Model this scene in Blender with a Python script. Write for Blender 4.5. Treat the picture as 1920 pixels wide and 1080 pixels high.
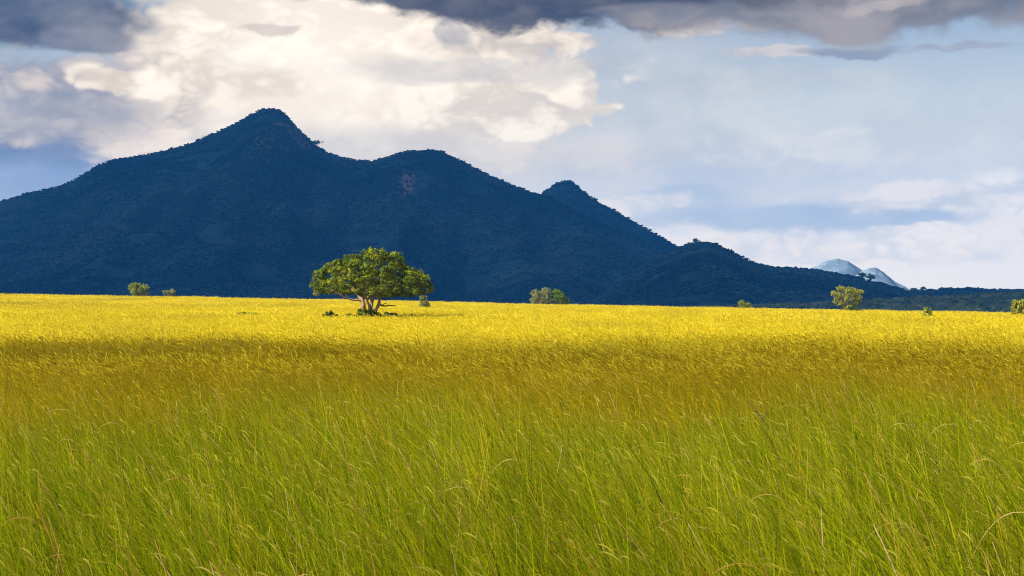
import bpy, math, random
import numpy as np
from mathutils import Vector

random.seed(7)
RNG = np.random.default_rng(11)
SC = bpy.context.scene
COL = SC.collection
for _o in list(bpy.data.objects):
    bpy.data.objects.remove(_o)

# ------------------------------------------------------------------ camera
F = 1920 * 50.0 / 36.0          # focal length in photograph pixels
HY = 555.0                      # photograph row of the true horizon
CZ = 3.7                        # camera height above the field
cam_d = bpy.data.cameras.new('camera')
cam_d.lens = 50.0
cam_d.sensor_width = 36.0
cam_d.clip_start = 0.1
cam_d.clip_end = 60000.0
cam_d.dof.use_dof = True
cam_d.dof.focus_distance = 120.0
cam_d.dof.aperture_fstop = 6.3
cam = bpy.data.objects.new('camera', cam_d)
COL.objects.link(cam)
cam.location = (0, 0, CZ)
cam.rotation_euler = (math.radians(90) + math.atan((HY - 540) / F), 0, 0)
SC.camera = cam

# ------------------------------------------------------------------ exposure / render
EXPO = 1.27
SC.view_settings.view_transform = 'Standard'
SC.view_settings.look = 'None'
SC.view_settings.exposure = EXPO
SC.view_settings.gamma = 1.0
SC.view_settings.use_curve_mapping = False
cy = SC.cycles
cy.use_denoising = True
cy.denoising_prefilter = 'NONE'
cy.max_bounces = 4
cy.diffuse_bounces = 2
cy.glossy_bounces = 1
cy.transmission_bounces = 2
cy.transparent_max_bounces = 16
cy.volume_bounces = 0
cy.filter_width = 1.1
cy.use_adaptive_sampling = True
cy.adaptive_threshold = 0.015

# ------------------------------------------------------------------ sun
SUN_EL = math.radians(36)
SUN_AZ = math.radians(22)       # from the left, this far behind the camera
SUNV = Vector((-math.cos(SUN_EL) * math.cos(SUN_AZ), -math.cos(SUN_EL) * math.sin(SUN_AZ), math.sin(SUN_EL)))
sun_d = bpy.data.lights.new('sun', 'SUN')
sun_d.energy = 5.0
sun_d.angle = math.radians(0.53)
sun_d.color = (1.0, 0.90, 0.72)
sun = bpy.data.objects.new('sun', sun_d)
COL.objects.link(sun)
sun.rotation_euler = (-SUNV).to_track_quat('-Z', 'Y').to_euler()


def lin(c):
    return tuple((v / 255 / 12.92) if v / 255 <= 0.04045 else ((v / 255 + 0.055) / 1.055) ** 2.4 for v in c)


# ------------------------------------------------------------------ sky
class NT:
    """small helper to write node trees as expressions"""
    def __init__(self, tree):
        self.t = tree
        self.n = tree.nodes
        self.l = tree.links

    def new(self, kind, **kw):
        nd = self.n.new(kind)
        for k, v in kw.items():
            setattr(nd, k, v)
        return nd

    def put(self, sock, v):
        if isinstance(v, bpy.types.NodeSocket):
            self.l.new(v, sock)
        elif v is not None:
            sock.default_value = v

    def m(self, op, a, b=None, c=None, clamp=False):
        nd = self.new('ShaderNodeMath', operation=op, use_clamp=clamp)
        self.put(nd.inputs[0], a)
        self.put(nd.inputs[1], b)
        self.put(nd.inputs[2], c)
        return nd.outputs[0]

    def v(self, op, a, b=None):
        nd = self.new('ShaderNodeVectorMath', operation=op)
        self.put(nd.inputs[0], a)
        self.put(nd.inputs[1], b)
        return nd.outputs[0]

    def ramp(self, x, a, b, lo=0.0, hi=1.0, smooth=True):
        nd = self.new('ShaderNodeMapRange', interpolation_type='SMOOTHSTEP' if smooth else 'LINEAR')
        self.put(nd.inputs[0], x)
        for i, q in enumerate((a, b, lo, hi)):
            self.put(nd.inputs[i + 1], q)
        return nd.outputs[0]

    def noise(self, vec, scale, detail=6.0, rough=0.55, dist=0.0, lac=2.0):
        nd = self.new('ShaderNodeTexNoise')
        self.put(nd.inputs['Vector'], vec)
        nd.inputs['Scale'].default_value = scale
        nd.inputs['Detail'].default_value = detail
        nd.inputs['Roughness'].default_value = rough
        nd.inputs['Lacunarity'].default_value = lac
        nd.inputs['Distortion'].default_value = dist
        return nd.outputs[0]

    def mix(self, f, a, b, mode='MIX'):
        nd = self.new('ShaderNodeMix', data_type='RGBA', blend_type=mode)
        self.put(nd.inputs[0], f)
        for s, q in ((nd.inputs[6], a), (nd.inputs[7], b)):
            if isinstance(q, tuple) and len(q) == 3:
                q = q + (1.0,)
            self.put(s, q)
        return nd.outputs[2]

    def attr(self, name, kind='GEOMETRY'):
        nd = self.new('ShaderNodeAttribute', attribute_type=kind, attribute_name=name)
        return nd.outputs['Fac']


def az_el(px, py):
    a = math.atan((px - 960) / F)
    return a, math.atan((HY - py) / F * math.cos(a))


world = bpy.data.worlds.new('World')
SC.world = world
world.use_nodes = True
world.cycles.sampling_method = 'MANUAL'
world.cycles.sample_map_resolution = 256
wt = world.node_tree
wt.nodes.clear()
W = NT(wt)
tc = W.new('ShaderNodeTexCoord')
dirv = tc.outputs['Generated']
sep = W.new('ShaderNodeSeparateXYZ')
W.l.new(dirv, sep.inputs[0])
AZ = W.m('ARCTAN2', sep.outputs[0], sep.outputs[1])
EL = W.m('ARCSINE', sep.outputs[2])
sky = W.new('ShaderNodeTexSky', sky_type='NISHITA')
sky.sun_disc = False
sky.sun_elevation = SUN_EL
sky.sun_rotation = math.atan2(SUNV.x, SUNV.y)
sky.air_density = 1.0
sky.dust_density = 1.5
sky.ozone_density = 1.0
SKY_K = 0.05
base = W.mix(1.0, sky.outputs[0], (SKY_K, SKY_K, SKY_K), 'MULTIPLY')


def emit(c):
    """colour of the sky as it shows after the exposure"""
    return tuple(k * v / 2 ** EXPO for v, k in zip(lin(c), (1.42, 1.31, 1.17)))


# stretched direction used by every cloud noise, so clouds lie flat
mp = W.new('ShaderNodeMapping')
W.l.new(dirv, mp.inputs[0])
mp.inputs['Scale'].default_value = (1.0, 1.0, 1.75)
cv = mp.outputs[0]
n_big = W.noise(cv, 6.0, 4.0, 0.5)
n_mid = W.noise(W.v('ADD', cv, (3.1, 1.7, 0.4)), 14.0, 6.0, 0.55)
n_fine = W.noise(W.v('ADD', cv, (7.3, 2.2, 5.4)), 60.0, 5.0, 0.6)


def billow(scale, off):
    """round puffs between sharp creases"""
    n = W.noise(W.v('ADD', warp, off), scale, 0.0, 0.5)
    return W.m('ABSOLUTE', W.m('MULTIPLY_ADD', n, 4.0, -2.0))


# cauliflower relief of the cumulus
nw = W.new('ShaderNodeTexNoise')
W.l.new(cv, nw.inputs['Vector'])
nw.inputs['Scale'].default_value = 20.0
nw.inputs['Detail'].default_value = 2.0
warp = W.v('ADD', cv, W.v('MULTIPLY', W.v('SUBTRACT', nw.outputs[1], (0.5, 0.5, 0.5)), (0.040, 0.040, 0.040)))
puff = W.m('MULTIPLY_ADD', billow(15.0, (1.3, 0.2, 0.9)), 0.50,
           W.m('MULTIPLY_ADD', billow(34.0, (4.3, 2.2, 1.9)), 0.30, W.m('MULTIPLY', billow(80.0, (2.3, 7.2, 3.9)), 0.17)))
puff = W.m('SUBTRACT', puff, 0.42)
edge_soft = W.m('ADD', W.m('MULTIPLY', W.m('SUBTRACT', n_mid, 0.5), 1.7), W.m('MULTIPLY', W.m('SUBTRACT', n_fine, 0.5), 0.35))
edge_puff = W.m('ADD', W.m('MULTIPLY', puff, 1.15), W.m('MULTIPLY', W.m('SUBTRACT', n_mid, 0.5), 1.1))
tone_soft = W.ramp(W.m('ADD', n_mid, W.m('MULTIPLY', W.m('SUBTRACT', n_fine, 0.5), 0.25)), 0.30, 0.72)
tone_puff = W.ramp(W.m('ADD', W.m('MULTIPLY', puff, 1.35), W.m('MULTIPLY_ADD', W.m('SUBTRACT', n_fine, 0.5), 0.5, W.m('MULTIPLY', W.m('SUBTRACT', n_mid, 0.5), 1.3))), -0.38, 0.38)
# warp the coordinates so that no bank keeps a drawn outline
wa = W.m('ADD', AZ, W.m('MULTIPLY', W.m('SUBTRACT', n_big, 0.5), 0.10))
we = W.m('ADD', EL, W.m('MULTIPLY', W.m('SUBTRACT', n_mid, 0.5), 0.030))
# pale vapour towards the horizon all the way round
col = W.mix(W.ramp(EL, 0.25, 0.02, 0.0, 0.85), base, emit((214, 224, 236)))
col = W.mix(W.ramp(EL, 0.16, 0.0, 0.0, 0.95), col, emit((250, 248, 246)))
# broken clouds over the whole dome
g = W.ramp(W.m('ADD', n_big, W.m('MULTIPLY', edge_soft, 0.10)), 0.46, 0.62)
g = W.m('MULTIPLY', g, W.ramp(EL, 0.16, 0.34))
gcol = W.mix(tone_puff, emit((150, 154, 166)), emit((238, 234, 226)))
col = W.mix(W.m('MULTIPLY', g, 0.85), col, gcol)

BANKS = [
    # px, py, rx, ry, softness, edge noise, puffy, colour dark, colour light, opacity
    (1600, 270, 640, 130, 1.2, 0.4, 0, (186, 203, 219), (214, 223, 232), 0.50),
    (1360, 150, 300, 24, 0.8, 0.5, 0, (172, 188, 204), (198, 204, 210), 0.55),
    (1250, 310, 330, 70, 1.0, 0.6, 0, (186, 200, 215), (222, 224, 227), 0.65),
    (1480, 412, 330, 30, 0.8, 0.6, 0, (162, 188, 217), (190, 207, 226), 0.80),
    (1250, 375, 120, 24, 0.8, 0.6, 0, (168, 192, 218), (196, 210, 226), 0.60),
    (1600, 474, 340, 18, 0.6, 0.6, 1, (218, 226, 236), (244, 243, 241), 0.90),
    (1690, 447, 120, 24, 0.3, 0.6, 1, (218, 225, 233), (250, 247, 243), 0.95),
    (1430, 455, 110, 16, 0.4, 0.6, 1, (220, 226, 234), (248, 244, 240), 0.80),
    (1740, 374, 230, 26, 0.5, 0.7, 1, (206, 214, 224), (243, 240, 237), 0.85),
    (1890, 385, 120, 55, 0.5, 0.7, 1, (208, 217, 227), (246, 245, 242), 0.80),
    (1640, 410, 160, 14, 0.6, 0.6, 0, (176, 196, 220), (196, 210, 228), 0.60),
    (1190, 384, 100, 20, 0.5, 0.7, 1, (214, 221, 229), (246, 242, 236), 0.70),
    (1440, 292, 130, 36, 0.7, 0.7, 1, (200, 211, 222), (230, 232, 232), 0.55),
    (1910, 278, 40, 18, 0.5, 0.7, 1, (206, 212, 220), (238, 234, 230), 0.70),
    (1190, 150, 230, 130, 1.3, 0.4, 0, (186, 195, 206), (214, 215, 218), 0.42),
    (90, 275, 360, 85, 0.9, 0.35, 0, (98, 121, 160), (126, 145, 178), 0.95),
    (40, 355, 360, 50, 1.0, 0.3, 0, (142, 165, 200), (170, 187, 214), 0.85),
    (635, 110, 446, 240, 0.36, 0.54, 1, (212, 204, 193), (255, 249, 237), 1.0),
    (610, 190, 230, 200, 1.6, 0.2, 0, (255, 249, 237), (255, 254, 248), 0.70),
    (720, 290, 420, 46, 1.1, 0.5, 0, (198, 200, 203), (224, 221, 214), 0.75),
    (950, 212, 220, 40, 0.22, 0.62, 1, (216, 212, 204), (252, 248, 238), 0.97),
    (1030, 175, 85, 45, 0.25, 0.55, 1, (212, 208, 202), (250, 245, 234), 0.92),
    (900, 128, 250, 26, 0.8, 0.7, 0, (174, 177, 184), (210, 207, 203), 0.70),
    (960, 80, 210, 20, 0.35, 0.7, 1, (196, 190, 185), (244, 236, 222), 0.85),
    (250, 180, 150, 90, 0.6, 0.7, 1, (188, 183, 180), (246, 236, 222), 0.85),
    (50, 190, 200, 85, 0.6, 0.7, 1, (146, 149, 162), (220, 211, 201), 0.88),
    (130, 215, 150, 45, 0.8, 0.7, 0, (134, 143, 163), (176, 178, 186), 0.70),
    (225, 152, 80, 26, 0.35, 0.7, 1, (216, 206, 193), (255, 250, 238), 0.9),
    (345, 132, 85, 34, 0.35, 0.7, 1, (220, 211, 198), (255, 251, 240), 0.85),
    (470, 160, 90, 34, 0.5, 0.7, 1, (216, 208, 198), (250, 243, 230), 0.7),
    (20, 25, 230, 62, 0.5, 0.65, 0, (56, 66, 90), (114, 119, 132), 0.95),
    (165, 72, 80, 26, 0.6, 0.7, 0, (94, 102, 122), (142, 144, 154), 0.85),
    (850, 62, 34, 26, 0.4, 0.5, 1, (164, 165, 172), (192, 190, 190), 0.80),
    (510, 52, 60, 9, 0.6, 0.8, 0, (176, 168, 163), (206, 198, 192), 0.65),
    (1320, 50, 70, 16, 0.4, 0.7, 1, (176, 177, 185), (226, 217, 208), 0.88),
    (1440, 97, 90, 10, 0.5, 0.5, 1, (166, 176, 190), (206, 202, 200), 0.75),
    (1570, 92, 80, 9, 1.1, 0.7, 0, (104, 124, 152), (134, 148, 170), 0.85),
    (1800, 90, 120, 8, 0.6, 0.9, 0, (140, 150, 168), (170, 174, 186), 0.60),
    (1680, -22, 540, 78, 0.40, 0.60, 0, (98, 100, 110), (154, 150, 150), 0.93),
    (1030, -28, 420, 82, 0.28, 0.60, 0, (44, 51, 66), (104, 102, 108), 0.97),
    (1240, 26, 120, 18, 0.7, 0.8, 0, (112, 116, 130), (166, 161, 162), 0.75),
    (1640, 4, 70, 10, 0.8, 0.8, 0, (160, 156, 160), (196, 188, 184), 0.60),
]
wvec = W.new('ShaderNodeCombineXYZ')
W.l.new(wa, wvec.inputs[0])
W.l.new(we, wvec.inputs[1])
for (px, py, rx, ry, soft, amp, pf, cd, cl, op) in BANKS:
    a0, e0 = az_el(px, py)
    ka, ke = F / rx, F / ry
    va = W.new('ShaderNodeVectorMath', operation='MULTIPLY_ADD')
    W.l.new(wvec.outputs[0], va.inputs[0])
    va.inputs[1].default_value = (ka, ke, 0)
    va.inputs[2].default_value = (-a0 * ka, -e0 * ke, 0)
    ln_ = W.new('ShaderNodeVectorMath', operation='LENGTH')
    W.l.new(va.outputs[0], ln_.inputs[0])
    rr = W.m('MULTIPLY_ADD', edge_puff if pf else edge_soft, -amp, ln_.outputs['Value'])
    mask = W.ramp(rr, 1.0 + soft * 0.5, 1.0 - soft * 0.5, 0.0, op)
    col = W.mix(mask, col, W.mix(tone_puff if pf else tone_soft, emit(cd), emit(cl)))
bg = W.new('ShaderNodeBackground')
W.l.new(col, bg.inputs['Color'])
bg.inputs['Strength'].default_value = 1.0
wo = W.new('ShaderNodeOutputWorld')
W.l.new(bg.outputs[0], wo.inputs['Surface'])


# ------------------------------------------------------------------ numeric helpers
_TAB = np.random.default_rng(5).random((256, 256))


def vnoise(x, y):
    xi = np.floor(x).astype(int)
    yi = np.floor(y).astype(int)
    fx = x - xi
    fy = y - yi
    fx = fx * fx * (3 - 2 * fx)
    fy = fy * fy * (3 - 2 * fy)
    g = lambda i, j: _TAB[i & 255, j & 255]
    return (g(xi, yi) * (1 - fx) + g(xi + 1, yi) * fx) * (1 - fy) + (g(xi, yi + 1) * (1 - fx) + g(xi + 1, yi + 1) * fx) * fy


def fbm(x, y, o=4):
    s = 0
    a = 0.5
    t = 0
    for k in range(o):
        s = s + a * vnoise(x * 2 ** k + 17.3 * k, y * 2 ** k + 9.1 * k)
        t += a
        a *= 0.5
    return s / t


def sstep(a, b, x):
    t = np.clip((x - a) / (b - a), 0, 1)
    return t * t * (3 - 2 * t)


def ground_z(x, y):
    x = np.asarray(x, float)
    y = np.asarray(y, float)
    s = sstep(60, 420, y)
    xs = 260 * np.tanh(x / 260)
    z = s * (-0.05 - 0.0208 * xs)
    z = z + (fbm(x / 23.0, y / 23.0, 3) - 0.5) * 0.5 * sstep(15, 60, y)
    z = z - 30.0 * sstep(430, 900, y)
    return z


GTOP = 1.0                      # height of the grass tops above the field


def place(px, py, top=GTOP, y0=20.0, y1=428.0):
    """where on the field the grass tops meet this line of sight"""
    ys = np.linspace(y0, y1, 3000)
    xs = (px - 960) / F * ys
    rows = HY + (CZ - (ground_z(xs, ys) + top)) / ys * F
    hit = np.nonzero(rows <= py)[0]
    i = hit[0] if len(hit) else len(ys) - 1
    return float(xs[i]), float(ys[i]), float(ground_z(xs[i], ys[i]))


# ------------------------------------------------------------------ mesh helpers
def mesh_np(name, verts, quads=None, tris=None, attrs=None, mat=None, smooth=False):
    me = bpy.data.meshes.new(name)
    verts = np.asarray(verts, np.float32)
    me.vertices.add(len(verts))
    me.vertices.foreach_set('co', verts.ravel())
    nq = 0 if quads is None else len(quads)
    nt = 0 if tris is None else len(tris)
    li = np.concatenate([np.asarray(q, np.int32).ravel() for q in (quads, tris) if q is not None and len(q)]) if nq + nt else np.zeros(0, np.int32)
    me.loops.add(len(li))
    me.loops.foreach_set('vertex_index', li)
    me.polygons.add(nq + nt)
    st = np.concatenate([np.arange(nq) * 4, nq * 4 + np.arange(nt) * 3]).astype(np.int32)
    me.polygons.foreach_set('loop_start', st)
    me.update(calc_edges=True)
    if smooth:
        me.polygons.foreach_set('use_smooth', np.ones(nq + nt, bool))
    for k, a in (attrs or {}).items():
        at = me.attributes.new(k, 'FLOAT', 'POINT')
        at.data.foreach_set('value', np.asarray(a, np.float32))
    if mat:
        me.materials.append(mat)
    return me


def link(name, data, parent=None, **props):
    o = bpy.data.objects.new(name, data)
    COL.objects.link(o)
    if parent:
        o.parent = parent
    for k, v in props.items():
        o[k] = v
    return o


def thing(name, loc, label, category, group=None):
    o = link(name, None, label=label, category=category)
    o.empty_display_size = 0.2
    o.location = loc
    if group:
        o['group'] = group
    return o


class Geo:
    """collects tubes, cards and blobs for one mesh"""
    def __init__(self):
        self.v = []
        self.q = []
        self.t = []
        self.n = 0

    def add(self, v, q=None, t=None):
        v = np.asarray(v, float).reshape(-1, 3)
        if q is not None and len(q):
            self.q.append(np.asarray(q) + self.n)
        if t is not None and len(t):
            self.t.append(np.asarray(t) + self.n)
        self.v.append(v)
        self.n += len(v)

    def tube(self, pts, rad, sides=7):
        pts = np.asarray(pts, float)
        n = len(pts)
        rad = np.broadcast_to(rad, (n,))
        tan = np.gradient(pts, axis=0)
        tan /= np.linalg.norm(tan, axis=1)[:, None] + 1e-9
        up = np.array([0, 0, 1.0]) if abs(tan[0, 2]) < 0.9 else np.array([0, 1.0, 0])
        v = []
        for i in range(n):
            a = np.cross(tan[i], up)
            a /= np.linalg.norm(a) + 1e-9
            b = np.cross(tan[i], a)
            up = -np.cross(tan[i], a) if False else up
            ang = np.arange(sides) / sides * 2 * np.pi
            v.append(pts[i] + rad[i] * (np.cos(ang)[:, None] * a + np.sin(ang)[:, None] * b))
        v = np.concatenate(v)
        q = [(i * sides + k, i * sides + (k + 1) % sides, (i + 1) * sides + (k + 1) % sides, (i + 1) * sides + k)
             for i in range(n - 1) for k in range(sides)]
        t = [((n - 1) * sides, (n - 1) * sides + k, (n - 1) * sides + k + 1) for k in range(1, sides - 1)]
        self.add(v, q, t)

    def mesh(self, name, mat, smooth=True, attrs=None):
        return mesh_np(name, np.concatenate(self.v), np.concatenate(self.q) if self.q else None,
                       np.concatenate(self.t) if self.t else None, attrs, mat, smooth)


def wiggle(a, b, n, amp, rng, sag=0.0):
    a = np.asarray(a, float)
    b = np.asarray(b, float)
    t = np.linspace(0, 1, n)[:, None]
    p = a + (b - a) * t
    L = np.linalg.norm(b - a)
    off = rng.normal(0, amp * L, (n, 3))
    off[0] = off[-1] = 0
    p = p + off
    p[:, 2] += sag * L * 4 * (t * (1 - t))[:, 0]
    return p


# ------------------------------------------------------------------ materials
def new_mat(name):
    m = bpy.data.materials.new(name)
    m.use_nodes = True
    m.node_tree.nodes.clear()
    return m, NT(m.node_tree)


def leafy(N, color, trans=0.35, gloss=0.06, rough=0.5, tcol=None):
    d = N.new('ShaderNodeBsdfDiffuse')
    t = N.new('ShaderNodeBsdfTranslucent')
    s = N.new('ShaderNodeBsdfGlossy')
    s.inputs['Roughness'].default_value = rough
    N.put(d.inputs['Color'], color)
    N.put(t.inputs['Color'], tcol if tcol is not None else color)
    N.put(s.inputs['Color'], (0.9, 0.9, 0.8, 1))
    a = N.new('ShaderNodeMixShader')
    a.inputs[0].default_value = trans
    N.l.new(d.outputs[0], a.inputs[1])
    N.l.new(t.outputs[0], a.inputs[2])
    b = N.new('ShaderNodeMixShader')
    b.inputs[0].default_value = gloss
    N.l.new(a.outputs[0], b.inputs[1])
    N.l.new(s.outputs[0], b.inputs[2])
    o = N.new('ShaderNodeOutputMaterial')
    N.l.new(b.outputs[0], o.inputs['Surface'])


def leaf_mat(name, c0, c1, c2, trans=0.3):
    """foliage: three tones picked leaf by leaf and clump by clump"""
    m, N = new_mat(name)
    r = N.attr('rnd')
    k = N.attr('clump')
    c = N.mix(r, c0, c1)
    c = N.mix(N.ramp(k, 0.2, 1.0, 0, 0.6), c, c2)
    leafy(N, c, trans, 0.015, 0.5)
    return m


def bark_mat(name, c0, c1, sc=6.0):
    m, N = new_mat(name)
    tcn = N.new('ShaderNodeTexCoord')
    mpn = N.new('ShaderNodeMapping')
    N.l.new(tcn.outputs['Object'], mpn.inputs[0])
    mpn.inputs['Scale'].default_value = (1, 1, 0.25)
    n = N.noise(mpn.outputs[0], sc, 6, 0.6)
    c = N.mix(N.ramp(n, 0.35, 0.7), c0, c1)
    p = N.new('ShaderNodeBsdfPrincipled')
    N.l.new(c, p.inputs['Base Color'])
    p.inputs['Roughness'].default_value = 0.85
    b = N.new('ShaderNodeBump')
    b.inputs['Strength'].default_value = 0.6
    b.inputs['Distance'].default_value = 0.03
    N.l.new(n, b.inputs['Height'])
    N.l.new(b.outputs[0], p.inputs['Normal'])
    o = N.new('ShaderNodeOutputMaterial')
    N.l.new(p.outputs[0], o.inputs['Surface'])
    return m


M_BARK = bark_mat('pale_bark', (0.15, 0.10, 0.06), (0.44, 0.33, 0.22))
M_TWIG = bark_mat('dark_bark', (0.05, 0.035, 0.025), (0.13, 0.09, 0.06), 9)
M_LEAF = leaf_mat('leaf_green', (0.018, 0.052, 0.002), (0.14, 0.195, 0.004), (0.31, 0.335, 0.008), 0.10)
M_GREY = leaf_mat('leaf_grey_green', (0.12, 0.15, 0.05), (0.26, 0.29, 0.09), (0.32, 0.33, 0.11))
M_OLIV = leaf_mat('leaf_olive', (0.08, 0.14, 0.012), (0.27, 0.33, 0.03), (0.38, 0.39, 0.05))
M_WEEP = leaf_mat('leaf_weeping', (0.11, 0.15, 0.012), (0.38, 0.41, 0.03), (0.44, 0.38, 0.08))
M_LUSH = leaf_mat('leaf_lush', (0.05, 0.13, 0.006), (0.19, 0.30, 0.014), (0.24, 0.34, 0.016))
M_DARK = leaf_mat('leaf_dark', (0.018, 0.05, 0.008), (0.07, 0.12, 0.012), (0.09, 0.15, 0.016))
M_DEAD = leaf_mat('leaf_dead', (0.035, 0.03, 0.015), (0.10, 0.085, 0.04), (0.13, 0.10, 0.05))

# forest on the hills: dark canopy, tone varying from tree to tree
M_FOREST, N = new_mat('forest_canopy')
tn = N.attr('tint', 'INSTANCER')
geo = N.new('ShaderNodeNewGeometry')
nz = N.noise(geo.outputs['Position'], 0.006, 5, 0.65)
nl = N.noise(N.v('MULTIPLY', geo.outputs['Position'], (1, 1, 1.6)), 0.0022, 4, 0.6)
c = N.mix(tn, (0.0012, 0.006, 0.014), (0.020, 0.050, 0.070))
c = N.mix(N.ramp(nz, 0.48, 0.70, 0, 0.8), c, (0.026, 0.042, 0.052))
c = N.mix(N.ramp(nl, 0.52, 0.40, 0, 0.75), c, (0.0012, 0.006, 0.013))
leafy(N, c, 0.1, 0.0)
M_WOOD, N = new_mat('near_wood_canopy')
tn = N.attr('tint', 'INSTANCER')
c = N.mix(tn, (0.012, 0.026, 0.018), (0.060, 0.080, 0.042))
leafy(N, c, 0.15, 0.0)
M_TRUNKFAR, N = new_mat('far_trunk')
d = N.new('ShaderNodeBsdfDiffuse')
d.inputs[0].default_value = (0.03, 0.025, 0.022, 1)
o = N.new('ShaderNodeOutputMaterial')
N.l.new(d.outputs[0], o.inputs[0])


def hill_mat(name, scrub, grass, rock, s=0.006, rocky=0.62, scars=()):
    m, N = new_mat(name)
    ge = N.new('ShaderNodeNewGeometry')
    pos = ge.outputs['Position']
    n1 = N.noise(pos, s, 7, 0.62)
    n2 = N.noise(pos, s * 6, 6, 0.6)
    n3 = N.noise(N.v('MULTIPLY', pos, (1, 1, 0.35)), s * 0.55, 5, 0.55, 0.6)
    c = N.mix(N.ramp(n2, 0.35, 0.68), scrub, grass)
    c = N.mix(N.m('MULTIPLY', N.ramp(n3, rocky, rocky + 0.1), N.ramp(n1, 0.4, 0.6)), c, rock)
    for (rx_, rz_, wx_, wz_, am_) in scars:                # bare rock faces
        sx_ = N.new('ShaderNodeSeparateXYZ')
        N.l.new(pos, sx_.inputs[0])
        qa = N.m('DIVIDE', N.m('SUBTRACT', sx_.outputs[0], rx_), wx_)
        qb = N.m('DIVIDE', N.m('SUBTRACT', sx_.outputs[2], rz_), wz_)
        qq = N.m('ADD', N.m('ADD', N.m('MULTIPLY', qa, qa), N.m('MULTIPLY', qb, qb)), N.m('MULTIPLY', N.m('SUBTRACT', n2, 0.5), 2.2))
        c = N.mix(N.ramp(qq, 1.1, 0.6, 0, am_), c, N.mix(n2, rock, tuple(1.7 * v for v in rock)))
    p = N.new('ShaderNodeBsdfDiffuse')
    N.l.new(c, p.inputs[0])
    b = N.new('ShaderNodeBump')
    b.inputs['Strength'].default_value = 0.8
    b.inputs['Distance'].default_value = 6.0
    N.l.new(n2, b.inputs['Height'])
    N.l.new(b.outputs[0], p.inputs['Normal'])
    o = N.new('ShaderNodeOutputMaterial')
    N.l.new(p.outputs[0], o.inputs[0])
    return m


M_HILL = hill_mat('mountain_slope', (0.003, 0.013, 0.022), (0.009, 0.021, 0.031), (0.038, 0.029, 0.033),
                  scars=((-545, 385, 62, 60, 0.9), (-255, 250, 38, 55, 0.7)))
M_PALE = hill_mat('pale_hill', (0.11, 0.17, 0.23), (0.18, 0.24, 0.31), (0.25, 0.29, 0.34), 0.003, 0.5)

M_GROUND, N = new_mat('field_soil_and_thatch')
ge = N.new('ShaderNodeNewGeometry')
n1 = N.noise(ge.outputs['Position'], 0.9, 6, 0.65)
n2 = N.noise(ge.outputs['Position'], 0.03, 4, 0.6)
sp = N.new('ShaderNodeSeparateXYZ')
N.l.new(ge.outputs['Position'], sp.inputs[0])
c = N.mix(n1, (0.045, 0.065, 0.004), (0.12, 0.13, 0.008))
far = N.ramp(N.m('ADD', sp.outputs[1], N.m('MULTIPLY', N.m('SUBTRACT', n2, 0.5), 60)), 30, 90)
c = N.mix(far, c, N.mix(n1, (0.40, 0.30, 0.015), (0.72, 0.56, 0.04)))
c = N.mix(N.ramp(sp.outputs[1], 470, 560), c, N.mix(n2, (0.03, 0.035, 0.02), (0.06, 0.06, 0.035)))
d = N.new('ShaderNodeBsdfDiffuse')
N.l.new(c, d.inputs[0])
o = N.new('ShaderNodeOutputMaterial')
N.l.new(d.outputs[0], o.inputs[0])

# grass: green blade, dry gold blade and seed head, by dryness; the bronze between adds painted shade
M_GRASS, N = new_mat('savanna_grass')
ge = N.new('ShaderNodeNewGeometry')
pos = N.v('MULTIPLY', ge.outputs['Position'], (1, 1, 0))
sp = N.new('ShaderNodeSeparateXYZ')
N.l.new(pos, sp.inputs[0])
n1 = N.noise(pos, 0.085, 2, 0.5)
n2 = N.noise(pos, 0.42, 2, 0.6)
# greener near by, bronze in the cloud-shaded band, riper beyond, with patches of either
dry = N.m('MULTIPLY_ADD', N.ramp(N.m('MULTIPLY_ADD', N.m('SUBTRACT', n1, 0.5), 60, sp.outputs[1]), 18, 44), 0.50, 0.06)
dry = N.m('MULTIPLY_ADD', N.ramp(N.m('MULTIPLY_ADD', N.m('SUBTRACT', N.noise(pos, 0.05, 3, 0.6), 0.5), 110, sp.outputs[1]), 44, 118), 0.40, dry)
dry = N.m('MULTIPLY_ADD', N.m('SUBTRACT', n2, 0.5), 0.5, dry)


def hollow(x, y, rx, ry, depth):
    a = N.m('DIVIDE', N.m('SUBTRACT', sp.outputs[0], x), rx)
    b = N.m('DIVIDE', N.m('SUBTRACT', sp.outputs[1], y), ry)
    q = N.m('ADD', N.m('MULTIPLY', a, a), N.m('MULTIPLY', b, b))
    return N.ramp(q, 1.6, 0.0, 0.0, depth)


for hl in ((-21, 66, 16, 11, 0.32), (-85, 250, 50, 26, 0.30)):
    dry = N.m('SUBTRACT', dry, hollow(*hl))
h = N.attr('h')
r = N.attr('rnd')
sd = N.attr('seed')
green = N.mix(r, (0.030, 0.100, 0.0), (0.48, 0.58, 0.002))
n3 = N.noise(pos, 1.3, 2, 0.6)
green = N.mix(N.ramp(n3, 0.44, 0.70, 0, 0.65), green, N.mix(r, (0.22, 0.22, 0.0), (0.80, 0.72, 0.01)))
green = N.mix(N.ramp(h, 0.45, 1.0, 0, 0.25), green, (0.60, 0.56, 0.03))
gold = N.mix(r, (0.50, 0.38, 0.0), (1.0, 0.88, 0.06))
n4 = N.noise(N.v('MULTIPLY', pos, (1.0, 0.55, 0)), 0.045, 4, 0.65)
gold = N.mix(N.ramp(n4, 0.50, 0.74, 0, 0.75), gold, N.mix(r, (0.30, 0.27, 0.01), (0.70, 0.58, 0.10)))
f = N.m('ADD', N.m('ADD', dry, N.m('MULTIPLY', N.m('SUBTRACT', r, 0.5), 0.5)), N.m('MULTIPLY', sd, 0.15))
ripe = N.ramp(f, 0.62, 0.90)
f = N.ramp(f, 0.22, 0.58)
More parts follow.
